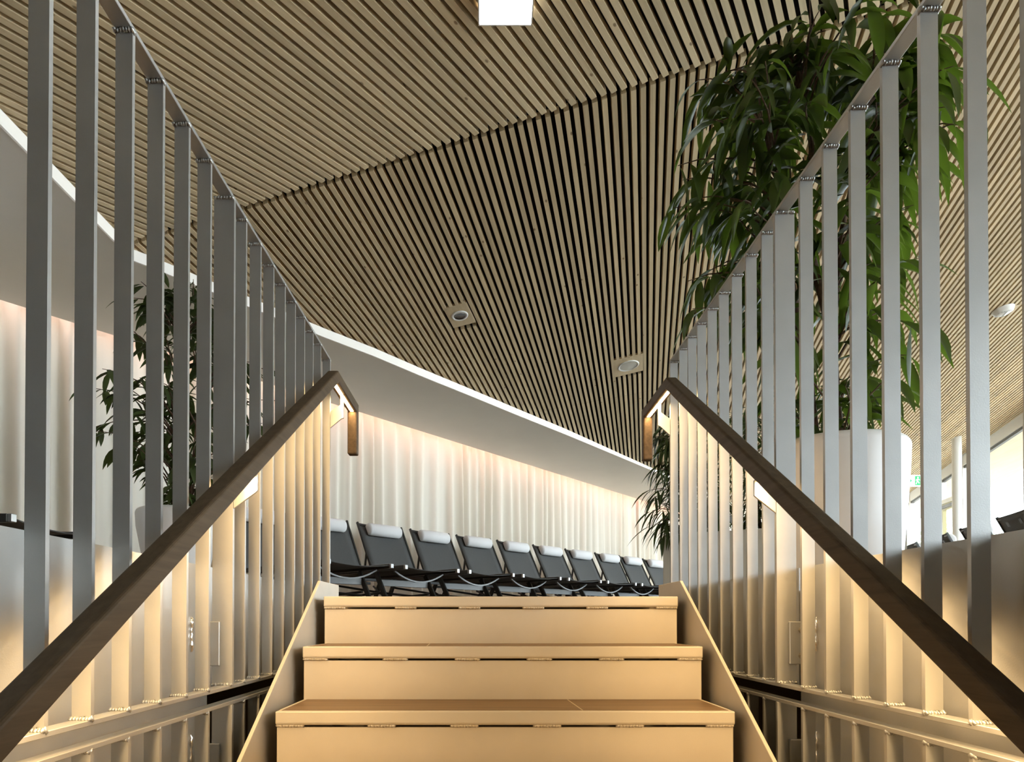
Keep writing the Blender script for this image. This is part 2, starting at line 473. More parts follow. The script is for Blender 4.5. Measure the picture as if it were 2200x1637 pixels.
# ------------------------------------------------------------------ floors, stairwell
XL, XR = -0.785, 0.905          # inner faces of the edge plates
ZT = 0.065                      # top of the edge plates
fl = MB()
fl.box((-5.0, -7.0, -0.25), (XL - 0.012, 16.2, 0.0))
fl.box((XR + 0.012, -7.0, -0.25), (13.0, 16.2, 0.0))
fl.box((XL - 0.012, 2.87, -0.25), (XR + 0.012, 16.2, 0.0))
fl.box((XL - 0.012, -7.0, -0.25), (XR + 0.012, -2.0, 0.0))
struct(fl.build('floor', M_floor))
lf = MB(); lf.box((-1.6, -2.2, -2.6), (1.75, 3.6, -2.5)); struct(lf.build('floor_lower', M_floor))
# side plates closing the stairwell (tall in front of the joint, a floor edge behind it)
def edge_plate(x, sgn, yj):
    mb = MB(); t = 0.010
    x0, x1 = (x - t, x) if sgn < 0 else (x, x + t)
    mb.box((x0, -2.0, -2.5), (x1, yj, ZT))
    return mb
def edge_plate_short(x, sgn, yj):
    mb = MB(); t = 0.010
    x0, x1 = (x - t, x) if sgn < 0 else (x, x + t)
    mb.box((x0, yj + 0.010, -0.285), (x1, 2.87, ZT))
    return mb
YJL, YJR = 1.885, 1.93
for x, sg, yj, nm in ((XL, -1, YJL, 'trim_2'), (XR, 1, YJR, 'trim_3')):
    struct(edge_plate(x, sg, yj).build(nm, M_paint))
for x, sg, yj, nm in ((XL, -1, YJL, 'trim_4'), (XR, 1, YJR, 'trim_5')):
    struct(edge_plate_short(x, sg, yj).build(nm, M_paint))
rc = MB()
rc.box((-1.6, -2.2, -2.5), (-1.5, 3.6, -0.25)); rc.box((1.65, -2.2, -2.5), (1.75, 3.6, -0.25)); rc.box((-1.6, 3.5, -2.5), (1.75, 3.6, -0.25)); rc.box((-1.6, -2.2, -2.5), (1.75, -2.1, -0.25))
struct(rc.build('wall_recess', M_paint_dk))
wb = MB(); wb.box((XL - 0.01, -2.1, -2.5), (XR + 0.01, -2.0, 0.0)); struct(wb.build('wall_stairwell', M_paint))

# ------------------------------------------------------------------ staircase
st = thing('staircase', 'gold-beige painted steel staircase with brown wooden treads between two tall balustrades', 'stairs', (0.053, 2.457, -2.5))
SX0, SX1 = -0.597, 0.703
G, RS = 0.28, 0.173
def sloc(o): 
    o.parent = st; o.matrix_parent_inverse = Matrix.Translation(st.location).inverted(); return o
NST = 8
for i in range(NST):
    y = 2.457 - G * i; z = 0.0915 + E0 - RS * i
    # folded front edge of the step
    nz = prism([(y, z), (y + 0.045, z), (y + 0.045, z - 0.010), (y + 0.018, z - 0.010), (y + 0.018, z - 0.039), (y + 0.004, z - 0.039), (y, z - 0.034)], SX0, SX1, 'X')
    nz_o = sloc(nz.build('nosing', M_paint_st, bevel=0.003))
    rnd = random.Random(i)
    for xx in [SX0 + 0.04] + [SX0 + 0.30 + 0.235 * q for q in range(4)] + [SX1 - 0.04]:
        wd = MB()
        for q in range(9):
            wd.blob((xx + (q - 4) * 0.0085, y + 0.010, z - 0.0415), (0.0075, 0.010, 0.0042), seed=i * 100 + q, jit=0.25)
        wb_ = wd.build('weld_bead', M_paint_st); wb_.parent = nz_o
    rs = MB(); zb = z - RS + 0.0
    rs.box((SX0 + 0.001, y + 0.012, zb - 0.002 if i < NST - 1 else zb), (SX1 - 0.001, y + 0.020, z - 0.046))
    sloc(rs.build('riser', M_paint_st, bevel=0.0015))
    if i > 0:
        pan = MB(); pan.box((SX0 + 0.001, y + 0.04, z - 0.012), (SX1 - 0.001, y + G + 0.012, z - 0.003))
        # raised steel edge round the inlay
        pan.box((SX0 + 0.001, y + 0.04, z - 0.004), (SX0 + 0.010, y + G + 0.010, z)); pan.box((SX1 - 0.010, y + 0.04, z - 0.004), (SX1 - 0.001, y + G + 0.010, z))
        sloc(pan.build('tread_pan', M_paint_st))
        td = MB(); td.box((SX0 + 0.012, y + 0.020, z - 0.003), (SX1 - 0.012, y + G + 0.010, z + 0.0006))
        tdo = sloc(td.build('tread', M_tread))
        jx = SX0 + (0.40, 0.87, 0.3, 0.6, 0.45, 0.8, 0.35)[(i - 1) % 7]
        jn = MB(); jn.add([(jx, y + 0.021, z + 0.0010), (jx + 0.004, y + 0.021, z + 0.0010), (jx - 0.008, y + G, z + 0.0010), (jx - 0.012, y + G, z + 0.0010)], [(0, 1, 2, 3)])
        jo = jn.build('tread_joint', M_joint); jo.parent = tdo
for xa, xb in ((-0.643, -0.632), (0.737, 0.748)):
    m = RS / G
    def zl(y): return 0.149 + E0 - (2.553 - y) * 0.622
    yb = 0.30
    poly = [(2.553, ZT), (2.868, ZT), (2.868, -0.45), (yb, zl(yb) - 0.62), (yb, zl(yb))]
    sloc(prism(poly, xa, xb, 'X').build('stringer', M_paint_st, bevel=0.0012, seg=1))
# landing floor plate behind the top nosing
ld = MB(); ld.box((SX0, 2.50, -0.012), (SX1, 2.869, 0.0008)); sloc(ld.build('landing', M_tread))

# ------------------------------------------------------------------ balustrades
HT, HB, HLOW = 1.19, -0.176, -0.220
def weld(mb, xc, y, z, w, sd, up):
    for q in range(7):
        mb.blob((xc + (q - 3) * w / 6.2, y - 0.002, z), (w / 9, 0.006, 0.0045), seed=sd + q, jit=0.35)
    for q in range(2):
        mb.blob((xc - w / 2 + q * w, y + 0.004, z), (0.0035, 0.007, 0.0055), seed=sd + 20 + q, jit=0.35)

def balustrade(side, label, label_low):
    if side < 0:
        xi, xo = -0.705, -0.739; Y0, sp, wide, end = 1.070, 0.1262, 1.850, 3.010
    else:
        xi, xo = 0.835, 0.869; Y0, sp, wide, end = 1.153, 0.1237, 1.917, 3.030
    lo, hi = min(xi, xo), max(xi, xo); xc = (xi + xo) / 2
    r = thing('balustrade', label, 'balustrade', (xc, 1.6, ZT))
    def par(o): o.parent = r; o.matrix_parent_inverse = Matrix.Translation(r.location).inverted(); return o
    tr = MB(); tr.box((lo, -1.2, HT + E0 - 0.010), (hi, end + 0.016, HT + E0)); par(tr.build('top_rail', M_paint, bevel=0.001, seg=1))
    br = MB(); br.box((lo, -1.2, HB + E0 - 0.010), (hi, end + 0.016, HB + E0)); par(br.build('bottom_rail', M_paint, bevel=0.001, seg=1))
    z0, z1 = HB + E0, HT + E0 - 0.010
    n = 0; proto = None
    ys = [Y0 + sp * k for k in range(-8, 15)]
    kw = 6                                                   # the wide post takes the place of bar six
    for k, y in zip(range(-8, 15), ys):
        if k == kw: continue
        if proto is None:
            mb = MB(); mb.box((lo, 0, z0), (hi, 0.010, z1))
            weld(mb, xc, 0, z0 + 0.002, 0.034, 11, 1); weld(mb, xc, 0, z1 - 0.003, 0.036, 51, -1)
            proto = mb.build('baluster', M_paint); par(proto); proto.location = (0, y, 0)
        else:
            c = proto.copy(); col.objects.link(c); c.location = (0, y, 0)
    # wide flat post with its bracket for the handrail
    wlo, whi = (xi - 0.052, xi + 0.004) if side < 0 else (xi - 0.004, xi + 0.052)
    mb = MB(); mb.box((wlo, wide, z0), (whi, wide + 0.012, z1)); weld(mb, (wlo + whi) / 2, wide, z0 + 0.002, 0.05, 77, 1); weld(mb, (wlo + whi) / 2, wide, z1 - 0.003, 0.05, 97, -1)
    par(mb.build('wide_post', M_paint, bevel=0.0008, seg=1))
    mb = MB(); mb.box((lo, end, z0), (hi, end + 0.014, z1)); weld(mb, xc, end, z1 - 0.003, 0.036, 7, -1)
    par(mb.build('end_post', M_paint, bevel=0.0008, seg=1))
    # fixing plate with two bolts, tying the wide post to the edge plate
    pl = XL if side < 0 else XR
    e0, e1 = (pl, xi - 0.028) if side < 0 else (xi + 0.028, pl)
    mb = MB(); mb.box((e0, wide - 0.010, -0.212), (e1, wide, -0.090)); 
    fp = par(mb.build('fixing_plate', M_paint, bevel=0.002, seg=1))
    for zz in (-0.115, -0.187):
        bt = MB()
        xx = (e0 + e1) / 2 + 0.012 * side
        bt.add([(xx + 0.009 * math.cos(a * PI / 3), wide - 0.018 + dy, zz + 0.009 * math.sin(a * PI / 3)) for dy in (0, 0.0085) for a in range(6)],
               [tuple(range(6))[::-1]] + [(a, (a + 1) % 6, 6 + (a + 1) % 6, 6 + a) for a in range(6)])
        bt.tube([(xx, wide - 0.024, zz), (xx, wide - 0.017, zz)], 0.004, 8)
        bt.build('bolt', M_rope, fp)
    # ---- the guard of the lower flight, just beneath
    q = thing('balustrade', label_low, 'balustrade', (xc, 0.8, -1.2))
    def parq(o): o.parent = q; o.matrix_parent_inverse = Matrix.Translation(q.location).inverted(); return o
    lowend = 2.75
    tr = MB(); tr.box((lo, -1.2, HLOW + E0 - 0.010), (hi, lowend, HLOW + E0)); parq(tr.build('top_rail', M_paint, bevel=0.001, seg=1))
    zz1 = HLOW + E0 - 0.010; zz0 = -1.2
    br = MB(); br.box((lo, -1.2, zz0 - 0.010), (hi, lowend, zz0)); parq(br.build('bottom_rail', M_paint))
    proto = None
    for k, y in zip(range(-8, 15), ys):
        if k == kw or y > lowend: continue
        if proto is None:
            mb = MB(); mb.box((lo, 0, zz0), (hi, 0.010, zz1)); weld(mb, xc, 0, zz1 - 0.002, 0.03, 31, -1)
            proto = mb.build('baluster', M_paint); parq(proto); proto.location = (0, y, 0)
        else:
            c = proto.copy(); col.objects.link(c); c.location = (0, y, 0)
    mb = MB(); mb.box((wlo, wide, zz0), (whi, wide + 0.012, zz1)); parq(mb.build('wide_post', M_paint, bevel=0.0008, seg=1))
    mb = MB(); mb.box((e0, wide - 0.010, -0.60), (e1, wide, -0.425)); parq(mb.build('fixing_plate', M_paint, bevel=0.002, seg=1))
    return r, wide, end, xi
BL = balustrade(-1, 'tall left balustrade of flat vertical steel bars, dark grey above the handrail and gold below', 'low left balustrade under the gap, gold bars beside the left stringer')
BR = balustrade(1, 'tall right balustrade of flat vertical steel bars in front of the big white pot', 'low right balustrade under the gap, gold bars beside the right stringer')
# weld seams along the joints of the edge plates
M_weld = simple('bright_weld', (0.85, 0.82, 0.78), 0.15, 0.9)
for x, sg, yy, par_ in ((XL, -1, 1.780, 'trim_2'), (XR, 1, 1.836, 'trim_3')):
    for z0, z1 in ((-0.172, -0.078), (-0.50, -0.39)):
        mb = MB(); pts = []; rr = []; rnd = random.Random(int(abs(x) * 1000))
        n = 14
        for i in range(n + 1):
            pts.append((x - sg * 0.001, yy + rnd.uniform(-0.002, 0.002), z0 + (z1 - z0) * i / n)); rr.append(0.002 if i in (0, n) else rnd.uniform(0.004, 0.0075))
        mb.tube(pts, rr, 7)
        mb.build('weld_seam', M_weld, bpy.data.objects[par_])

# ------------------------------------------------------------------ handrails
def handrail(side, label):
    if side < 0: xi, xo, top, m = -0.630, -0.677, 1.070, 0.609
    else: xi, xo, top, m = 0.765, 0.811, 1.042, 0.624
    lo, hi = min(xi, xo), max(xi, xo); xc = (xi + xo) / 2
    ya = 2.847; vt = 0.056; ht = 0.048; yb = 3.300
    z = lambda h: h + E0
    ys = -0.35
    yl = ya + (top - ht - (top - vt)) / m
    poly = [(ys, z(top - (ya - ys) * m)), (ya, z(top)), (yb, z(top)), (yb, z(top - 0.255)), (yb - 0.05, z(top - 0.255)), (yb - 0.05, z(top - ht)), (yl, z(top - ht)), (ys, z(top - vt - (ya - ys) * m))]
    r = prism(poly, lo, hi, 'X').build('handrail', M_oak, bevel=0.007, seg=3)
    tag(r, label, 'handrail')
    # light strip let into the underside
    mb = MB()
    y0, y1 = ys + 0.1, yl - 0.03
    n = Vector((0, m, -1)).normalized()
    h0 = top - vt - (ya - y0) * m; h1 = top - vt - (ya - y1) * m
    d = n * 0.0012
    def strip(pa, pb):
        w = 0.0075
        a = [Vector((xc - w, *pa)), Vector((xc + w, *pa)), Vector((xc + w, *pb)), Vector((xc - w, *pb))]
        return a
    a = [v + d for v in strip((y0, z(h0)), (y1, z(h1)))]
    mb.add(a, [(0, 1, 2, 3)])
    a = [v + Vector((0, 0, -0.0012)) for v in strip((yl + 0.02, z(top - ht)), (yb - 0.054, z(top - ht)))]
    mb.add(a, [(0, 1, 2, 3)])
    ls = mb.build('light_strip', M_led, r)
    # flat brackets to the wide post and the end post
    for yy in (BL if side < 0 else BR)[1:3]:
        hh = min(top - ht, top - vt - (ya - (yy)) * m) if yy < ya else top - ht
        bx = xi + 0.004 * side if False else xc
        tabw = 0.010
        sgn = 1 if side < 0 else -1       # toward the stair
        px = (BL if side < 0 else BR)[3] + sgn * (0.0012 if yy > ya else 0.0052)
        if yy > ya:
            poly2 = [(px, z(top - 0.175)), (px, z(top - 0.105)), (xc - sgn * tabw, z(top - 0.080)), (xc - sgn * tabw, z(hh)), (xc + sgn * tabw, z(hh)), (xc + sgn * tabw, z(top - 0.130))]
            poly2 = [(px, z(hh - 0.150)), (px, z(hh - 0.075)), (xc - sgn * 0.006, z(hh - 0.045)), (xc - sgn * 0.006, z(hh)), (xc + sgn * 0.010, z(hh)), (xc + sgn * 0.010, z(hh - 0.105)), (xc, z(hh - 0.108))]
            yb0 = yy + 0.001
        else:
            poly2 = [(px, z(hh - 0.095)), (px, z(hh - 0.02)), (xc - sgn * 0.010, z(hh)), (xc + sgn * 0.020, z(hh)), (xc + sgn * 0.020, z(hh - 0.045)), (xc + sgn * 0.012, z(hh - 0.052))]
            yb0 = yy
        prism(poly2, yb0, yb0 + 0.008, 'Y').build('bracket', M_paint, r, bevel=0.001, seg=1)
    return r
handrail(-1, 'left wooden handrail with a warm light strip underneath, bent down at its upper end')
handrail(1, 'right wooden handrail with a warm light strip underneath, bent down at its upper end')

# ------------------------------------------------------------------ loungers
def make_lounger():
    t = thing('sun_lounger', '', 'sun lounger')
    hy, hz = 0.30, 0.355; ty, tz = 0.0, 0.95
    bd = Vector((0, ty - hy, tz - hz)).normalized(); bn = Vector((0, bd.z, -bd.y))   # front side of the back
    if bn.y < 0: bn = -bn
    # backrest sling, slightly hollow
    def sheet(p0, p1, w, sag, nrm, th, nu=8, nv=10):
        mb = MB(); p0 = Vector(p0); p1 = Vector(p1); top = []; bot = []
        for j in range(nv + 1):
            for i in range(nu + 1):
                u = i / nu * 2 - 1; p = p0.lerp(p1, j / nv) + Vector((u * w / 2, 0, 0)) - nrm * sag * (1 - u * u)
                top.append(p + nrm * th / 2); bot.append(p - nrm * th / 2)
        v = top + bot; n = len(top); f = []
        for j in range(nv):
            for i in range(nu):
                a = j * (nu + 1) + i; q = (a, a + 1, a + nu + 2, a + nu + 1); f.append(q); f.append(tuple(n + z for z in q[::-1]))
        for j in range(nv):
            for i in (0, nu):
                a = j * (nu + 1) + i; b = a + nu + 1; f.append((a, b, n + b, n + a))
        for j in (0, nv):
            for i in range(nu):
                a = j * (nu + 1) + i; f.append((a, a + 1, n + a + 1, n + a))
        return mb.add(v, f, True)
    sheet((0, hy, hz + 0.01), (0, ty + 0.004, tz - 0.008), 0.575, 0.018, bn, 0.006).build('backrest_sling', M_sling, t)
    sheet((0, hy + 0.02, hz), (0, 1.66, hz - 0.005), 0.575, 0.022, Vector((0, 0, 1)), 0.006).build('seat_sling', M_sling, t)
    bf = MB()
    for sx in (-1, 1): bf.bar((sx * 0.29, hy, hz), (sx * 0.29, ty, tz), (1, 0, 0), 0.020, bn, 0.026)
    bf.bar((-0.29, ty + 0.012, tz - 0.03), (0.29, ty + 0.012, tz - 0.03), bd, 0.02, bn, 0.018)
    bf.build('backrest_frame', M_frame, t, bevel=0.003, seg=1)
    sf_ = MB()
    for sx in (-1, 1): sf_.bar((sx * 0.285, 0.02, hz - 0.012), (sx * 0.285, 1.66, hz - 0.012), (1, 0, 0), 0.030, (0, 0, 1), 0.036)
    sf_.bar((-0.28, 1.10, hz - 0.085), (0.28, 1.10, hz - 0.085), (0, 1, 0), 0.03, (0, 0, 1), 0.025)
    sf_.bar((-0.28, 0.42, hz - 0.07), (0.28, 0.42, hz - 0.07), (0, 1, 0), 0.03, (0, 0, 1), 0.025)
    sf_.build('seat_frame', M_frame, t, bevel=0.003, seg=1)
    for sx in (-1, 1):
        cp = MB(); cp.bar((sx * 0.285, 1.66, hz - 0.012), (sx * 0.285, 1.682, hz - 0.012), (1, 0, 0), 0.030, (0, 0, 1), 0.036)
        cp.build('end_cap', M_chrome, t, bevel=0.003, seg=1)
    # hanging curved bar under the foot end
    cbm = MB(); pts = []
    for i in range(13):
        u = i / 12 * 2 - 1; pts.append((u * 0.265, 1.50, hz - 0.035 - 0.078 * (1 - u * u)))
    for a, b in zip(pts[:-1], pts[1:]):
        d = (Vector(b) - Vector(a)).normalized(); cbm.bar(a, b, (0, 1, 0), 0.022, Vector((-d.z, 0, d.x)), 0.012)
    cbm.build('curved_crossbar', M_alu, t)
    fb = MB(); fb.bar((-0.262, 1.30, 0.235), (0.262, 1.30, 0.235), (0, 1, 0), 0.02, (0, 0, 1), 0.055); fb.build('front_crossbar', M_alu, t, bevel=0.003, seg=1)
    for sx in (-1, 1):
        lg = MB(); lg.bar((sx * 0.272, 1.26, hz - 0.03), (sx * 0.272, 1.46, 0.0), (1, 0, 0), 0.018, (0, 1, 0.5), 0.05); lg.build('leg', M_frame, t, bevel=0.003, seg=1)
        lg = MB(); lg.bar((sx * 0.272, 0.62, hz - 0.03), (sx * 0.272, 0.44, 0.0), (1, 0, 0), 0.018, (0, 1, -0.5), 0.05); lg.build('leg', M_frame, t, bevel=0.003, seg=1)
    su = MB()
    for sx in (-1, 1):
        su.bar((sx * 0.25, 0.115, 0.66), (sx * 0.25, 0.06, hz - 0.01), (1, 0, 0), 0.012, (0, 1, 0), 0.022)
        su.tube([(sx * 0.25, 0.55, 0.12), (sx * 0.25, 1.33, 0.15)], 0.011, 6)
        su.tube([(sx * 0.25, 0.52, 0.25), (0, 0.95, 0.17), (sx * -0.25, 1.33, 0.12)], 0.010, 6)
    su.build('support_bars', M_frame, t)
    # bolster pillow
    pm = MB(); nn = 20; L = 0.215
    c = Vector((0, ty, tz)) + bd * -0.10
    ring = []
    prof = []
    for i in range(nn):
        a = 2 * PI * i / nn
        xx = math.cos(a) * 0.068; yy = math.sin(a) * 0.060
        yy = max(yy, -0.03) + 0.036
        prof.append((xx, yy))
    ends = [(-L, 0.55), (-L + 0.008, 0.88), (-L + 0.022, 1.0), (0, 1.02), (L - 0.022, 1.0), (L - 0.008, 0.88), (L, 0.55)]
    v = []
    for (ex, sc) in ends:
        for (a, b) in prof:
            v.append(c + Vector((ex, 0, 0)) + bd * (a * sc) + bn * (0.036 + (b - 0.036) * sc))
    f = []
    for j in range(len(ends) - 1):
        for i in range(nn): f.append((j*nn+i, j*nn+(i+1)%nn, (j+1)*nn+(i+1)%nn, (j+1)*nn+i))
    f.append(tuple(range(nn))); f.append(tuple(range((len(ends)-1)*nn, len(ends)*nn)))
    pm.add(v, f, True)
    pl = pm.build('headrest_pillow', M_pillow, t)
    sp = MB(); q = c - bn * 0.016; sp.bar(q - Vector((0.15, 0, 0)), q + Vector((0.15, 0, 0)), bd, 0.05, bn, 0.004); sp.build('pillow_strap', M_frame, pl)
    return t
lounger0 = make_lounger(); used = [False]
def place_lounger(x, y, ax, label, group):
    o = lounger0 if not used[0] else copy_tree(lounger0)
    used[0] = True
    o.location = (x, y, 0); o.rotation_euler = (0, 0, math.atan2(-ax[0], ax[1])); o['label'] = label; o['group'] = group
    return o
AX = (0.719, -0.695); RX = (0.695, 0.719)
pxs = [None, 0, 1, 2, 3, 4, 5, 6, 7, 8]
T0 = Vector((-1.36, 7.0)); STEP = Vector((0.495, 0.5125))
ordn = ['first', 'second', 'third', 'fourth', 'fifth', 'sixth', 'seventh', 'eighth', 'ninth', 'tenth', 'eleventh', 'twelfth']
offs = [-2.0, -1.0, 0.0, 1.0, 2.0, 3.0, 4.0, 5.0, 6.03, 6.95, 7.95]
for i, k in enumerate(offs):
    p = T0 + STEP * k + Vector(RX) * 0.30
    if i == 0: lab = 'dark mesh lounger glimpsed between the left balusters, just right of the left potted plant'
    elif i == 1: lab = 'charcoal mesh lounger cut off by the left balustrade, white bolster half hidden'
    elif i == len(offs) - 1: lab = 'last charcoal mesh lounger of the curtain row, cut off by the greige planter'
    else: lab = 'charcoal mesh lounger with white bolster, %s fully visible one from the left along the curtain' % ordn[i - 2]
    place_lounger(p.x, p.y, AX, lab, 'sun loungers in a row along the curtain')
place_lounger(-3.66, 3.09, (1, 0.0), 'dark lounger foot end with chrome corner at the far left edge, before the curtain', 'sun loungers left of the stairs')
AR = (0.963, -0.27)
for (nx, ny), lab in zip([(4.94, 6.12), (5.14, 6.92), (5.38, 7.82), (5.61, 8.74)],
        ['dark lounger back at the right edge of the picture, nearest of the window row',
         'dark lounger back just right of the white column, second of the window row',
         'dark lounger back just left of the white column, third of the window row',
         'small dark lounger back right beside the big white pot, farthest of the window row']):
    cx_, cy_ = nx + 0.27 * 0.30, ny + 0.963 * 0.30
    place_lounger(cx_, cy_, AR, lab, 'sun loungers facing the window')

# ------------------------------------------------------------------ plants
def leaf(mb, base, d, L, w, droop, roll, rnd, nseg=6):
    """lanceolate blade folded along its midrib, bending down along its length"""
    d = Vector(d).normalized(); side = d.cross(Vector((0, 0, 1)))
    if side.length < 0.1: side = Vector((1, 0, 0))
    side.normalize(); side = Quaternion(d, roll) @ side
    p = Vector(base); rows = []
    tab = [(0.0, 0.10), (0.12, 0.55), (0.30, 0.95), (0.50, 1.0), (0.70, 0.78), (0.88, 0.36), (1.0, 0.03)]
    prev = 0
    for (t, ww) in tab:
        stp = (t - prev) * L; prev = t
        d = (d + Vector((0, 0, -droop * stp / L))).normalized()
        p = p + d * stp
        s2 = (side - d * side.dot(d)).normalized(); up = s2.cross(d)
        h = w / 2 * ww
        rows.append((p - s2 * h + up * h * 0.35, p, p + s2 * h + up * h * 0.35))
    v = [q for r in rows for q in r]; f = []
    for i in range(len(rows) - 1):
        a = i * 3; f.append((a, a + 1, a + 4, a + 3)); f.append((a + 1, a + 2, a + 5, a + 4))
    mb.add(v, f, True)

def ficus(root, trunks, tips, leafmb, barkmb, rnd, leafL, leafW, per, spread=0.10, droop=1.3):
    """trunks: list of polylines; tips: crown targets; each tip gets a drooping twig from the nearest lower trunk point"""
    for tr, r0 in trunks:
        n = len(tr); barkmb.tube(tr, [r0 * (1 - 0.75 * i / (n - 1)) for i in range(n)], 8)
    pts = []
    for tr, _ in trunks:
        for a, b in zip(tr[:-1], tr[1:]):
            for q in range(6): pts.append(Vector(a).lerp(Vector(b), q / 6))
    for tip in tips:
        tip = Vector(tip)
        best = min(pts, key=lambda p: (p - (tip - Vector((0, 0, 0.22)))).length + (0.6 if p.z > tip.z + 0.05 else 0) + rnd.uniform(0, 0.15))
        mid = best.lerp(tip, 0.55) + Vector((rnd.uniform(-.04, .04), rnd.uniform(-.04, .04), 0.07))
        tw = [best, best.lerp(mid, 0.5) + Vector((0, 0, 0.03)), mid, mid.lerp(tip, 0.55) + Vector((0, 0, 0.015)), tip]
        barkmb.tube(tw, [0.006, 0.005, 0.004, 0.003, 0.0018], 5)
        L = [(tw[i + 1] - tw[i]).length for i in range(4)]; tot = sum(L)
        for j in range(per):
            t = 0.30 + 0.70 * (j + rnd.random()) / per
            s_ = t * tot; i = 0
            while i < 3 and s_ > L[i]: s_ -= L[i]; i += 1
            p = tw[i].lerp(tw[i + 1], min(1, s_ / max(L[i], 1e-4)))
            ax = (tw[i + 1] - tw[i]).normalized()
            ang = rnd.uniform(0, 2 * PI)
            rad = Vector((math.cos(ang), math.sin(ang), rnd.uniform(-0.3, 0.25)))
            d = (ax * rnd.uniform(0.3, 0.9) + rad * 0.8 + Vector((0, 0, -0.35))).normalized()
            pet = p + d * 0.015
            leaf(leafmb, pet, d, rnd.uniform(*leafL), rnd.uniform(*leafW), droop * rnd.uniform(0.5, 1.4), rnd.uniform(-0.6, 0.6), rnd)

def pot(root, r_top, r_bot, h):
    rr = 0.035
    prof = [(0.001, 0.0), (r_bot - 0.02, 0.0), (r_bot, 0.02), (r_bot + (r_top - r_bot) * 0.5 * 1.15, h * 0.5), (r_top - 0.004, h * 0.82), (r_top, h - rr)]
    for i in range(1, 7):
        a = PI / 2 * i / 6; prof.append((r_top - rr + rr * math.cos(a), h - rr + rr * math.sin(a)))
    prof += [(r_top - rr - 0.01, h - 0.002), (r_top - rr - 0.016, h - 0.02), (r_top - rr - 0.02, h - 0.09)]
    mb = MB(); mb.lathe(prof, 64); mb.build('pot', M_pot, root)
    sm = MB(); sm.lathe([(0.001, h - 0.065), (r_top * 0.5, h - 0.06), (r_top - rr - 0.021, h - 0.075)], 32); sm.build('soil', M_soil, root)

# big ficus on the right
rp = thing('potted_ficus', 'very tall leafy ficus tree in a huge round white pot behind the right balustrade', 'potted plant', (1.617, 3.10, 0))
PH = 0.725
pot(rp, 0.302, 0.255, PH)
rnd = random.Random(21)
def loc(px, py, dy):       # crown layout sketched in metres relative to the pot: (across, up, depth)
    return None
S = 1440 / 3.10
def crown(px, py, dy):
    y = 3.10 + dy; k = y / 1440
    return ((px - 1045) * k - 1.617, dy, (1335 - py) * k + E0)
cl = [(1560,60,.25),(1640,20,.1),(1700,-30,.2),(1770,-40,-.1),(1840,-30,.15),(1910,-20,-.15),(1980,20,.1),(2030,60,-.1),
      (1500,130,.3),(1580,140,.1),(1650,120,-.2),(1730,80,.2),(1810,90,-.2),(1880,100,.2),(1950,120,-.1),(2020,150,.1),(2060,130,-.2),
      (1520,250,.25),(1590,260,-.05),(1660,230,.2),(1740,210,-.2),(1820,200,.1),(1890,210,-.2),(1960,230,.1),(2040,220,-.15),(2070,260,-.3),
      (1470,380,.3),(1540,370,.35),(1600,390,.1),(1660,360,-.15),(1730,330,.1),(1500,430,.2),(1570,450,.0),(1630,470,.15),(1870,330,.1),(1940,350,-.1),(1990,320,.1),
      (1450,440,.35),(1700,460,-.1),(1840,430,-.2),(1900,470,.1),(1960,440,-.1),
      (1480,600,.25),(1540,570,.3),(1600,560,.1),(1640,600,-.1),(1700,600,.2),(1850,570,-.1),(1920,560,.1),(1980,550,-.05),
      (1490,660,.15),(1560,680,.2),(1620,690,.0),(1690,700,-.2),(1850,680,-.1),(1930,660,.1),(1990,700,-.1),
      (1700,800,.0),(1660,860,.15),(1860,790,.1),(1930,800,-.1),(1880,860,-.1),(1960,760,.0),(1700,900,-.1),(1820,830,-.15)]
tips = [crown(*c) for c in cl]
extra = []
for c in cl[:48]:
    extra.append(crown(c[0] + rnd.uniform(-45, 45), c[1] + rnd.uniform(-40, 40), max(-.35, min(.45, c[2] + rnd.uniform(-.25, .25)))))
tips += extra
tips = [(a, b, min(c, 2.68)) for (a, b, c) in tips]
tips = [(max(a, -0.70), b, c) if b > 0.05 else (max(a, -0.62), b, c) for (a, b, c) in tips]
trunks = [([(0.02, 0.0, PH - 0.08), (0.01, 0.02, PH + 0.25), (-0.03, 0.0, PH + 0.6), (-0.12, 0.02, PH + 1.0), (-0.10, 0.0, PH + 1.4), (-0.16, 0.03, PH + 1.85)], 0.030),
          ([(-0.05, 0.06, PH - 0.08), (-0.10, 0.05, PH + 0.4), (-0.17, 0.06, PH + 0.8), (-0.20, 0.08, PH + 1.2), (-0.32, 0.06, PH + 1.6)], 0.022),
          ([(0.05, 0.04, PH - 0.08), (0.02, 0.05, PH + 0.5), (0.06, 0.06, PH + 1.0), (0.14, 0.02, PH + 1.4), (0.20, 0.0, PH + 1.8)], 0.020)]
lm, bm_ = MB(), MB()
ficus(rp, trunks, tips, lm, bm_, rnd, (0.20, 0.33), (0.036, 0.058), 8, droop=1.7)
bm_.build('trunk', M_bark, rp); lm.build('foliage', M_leaf, rp)

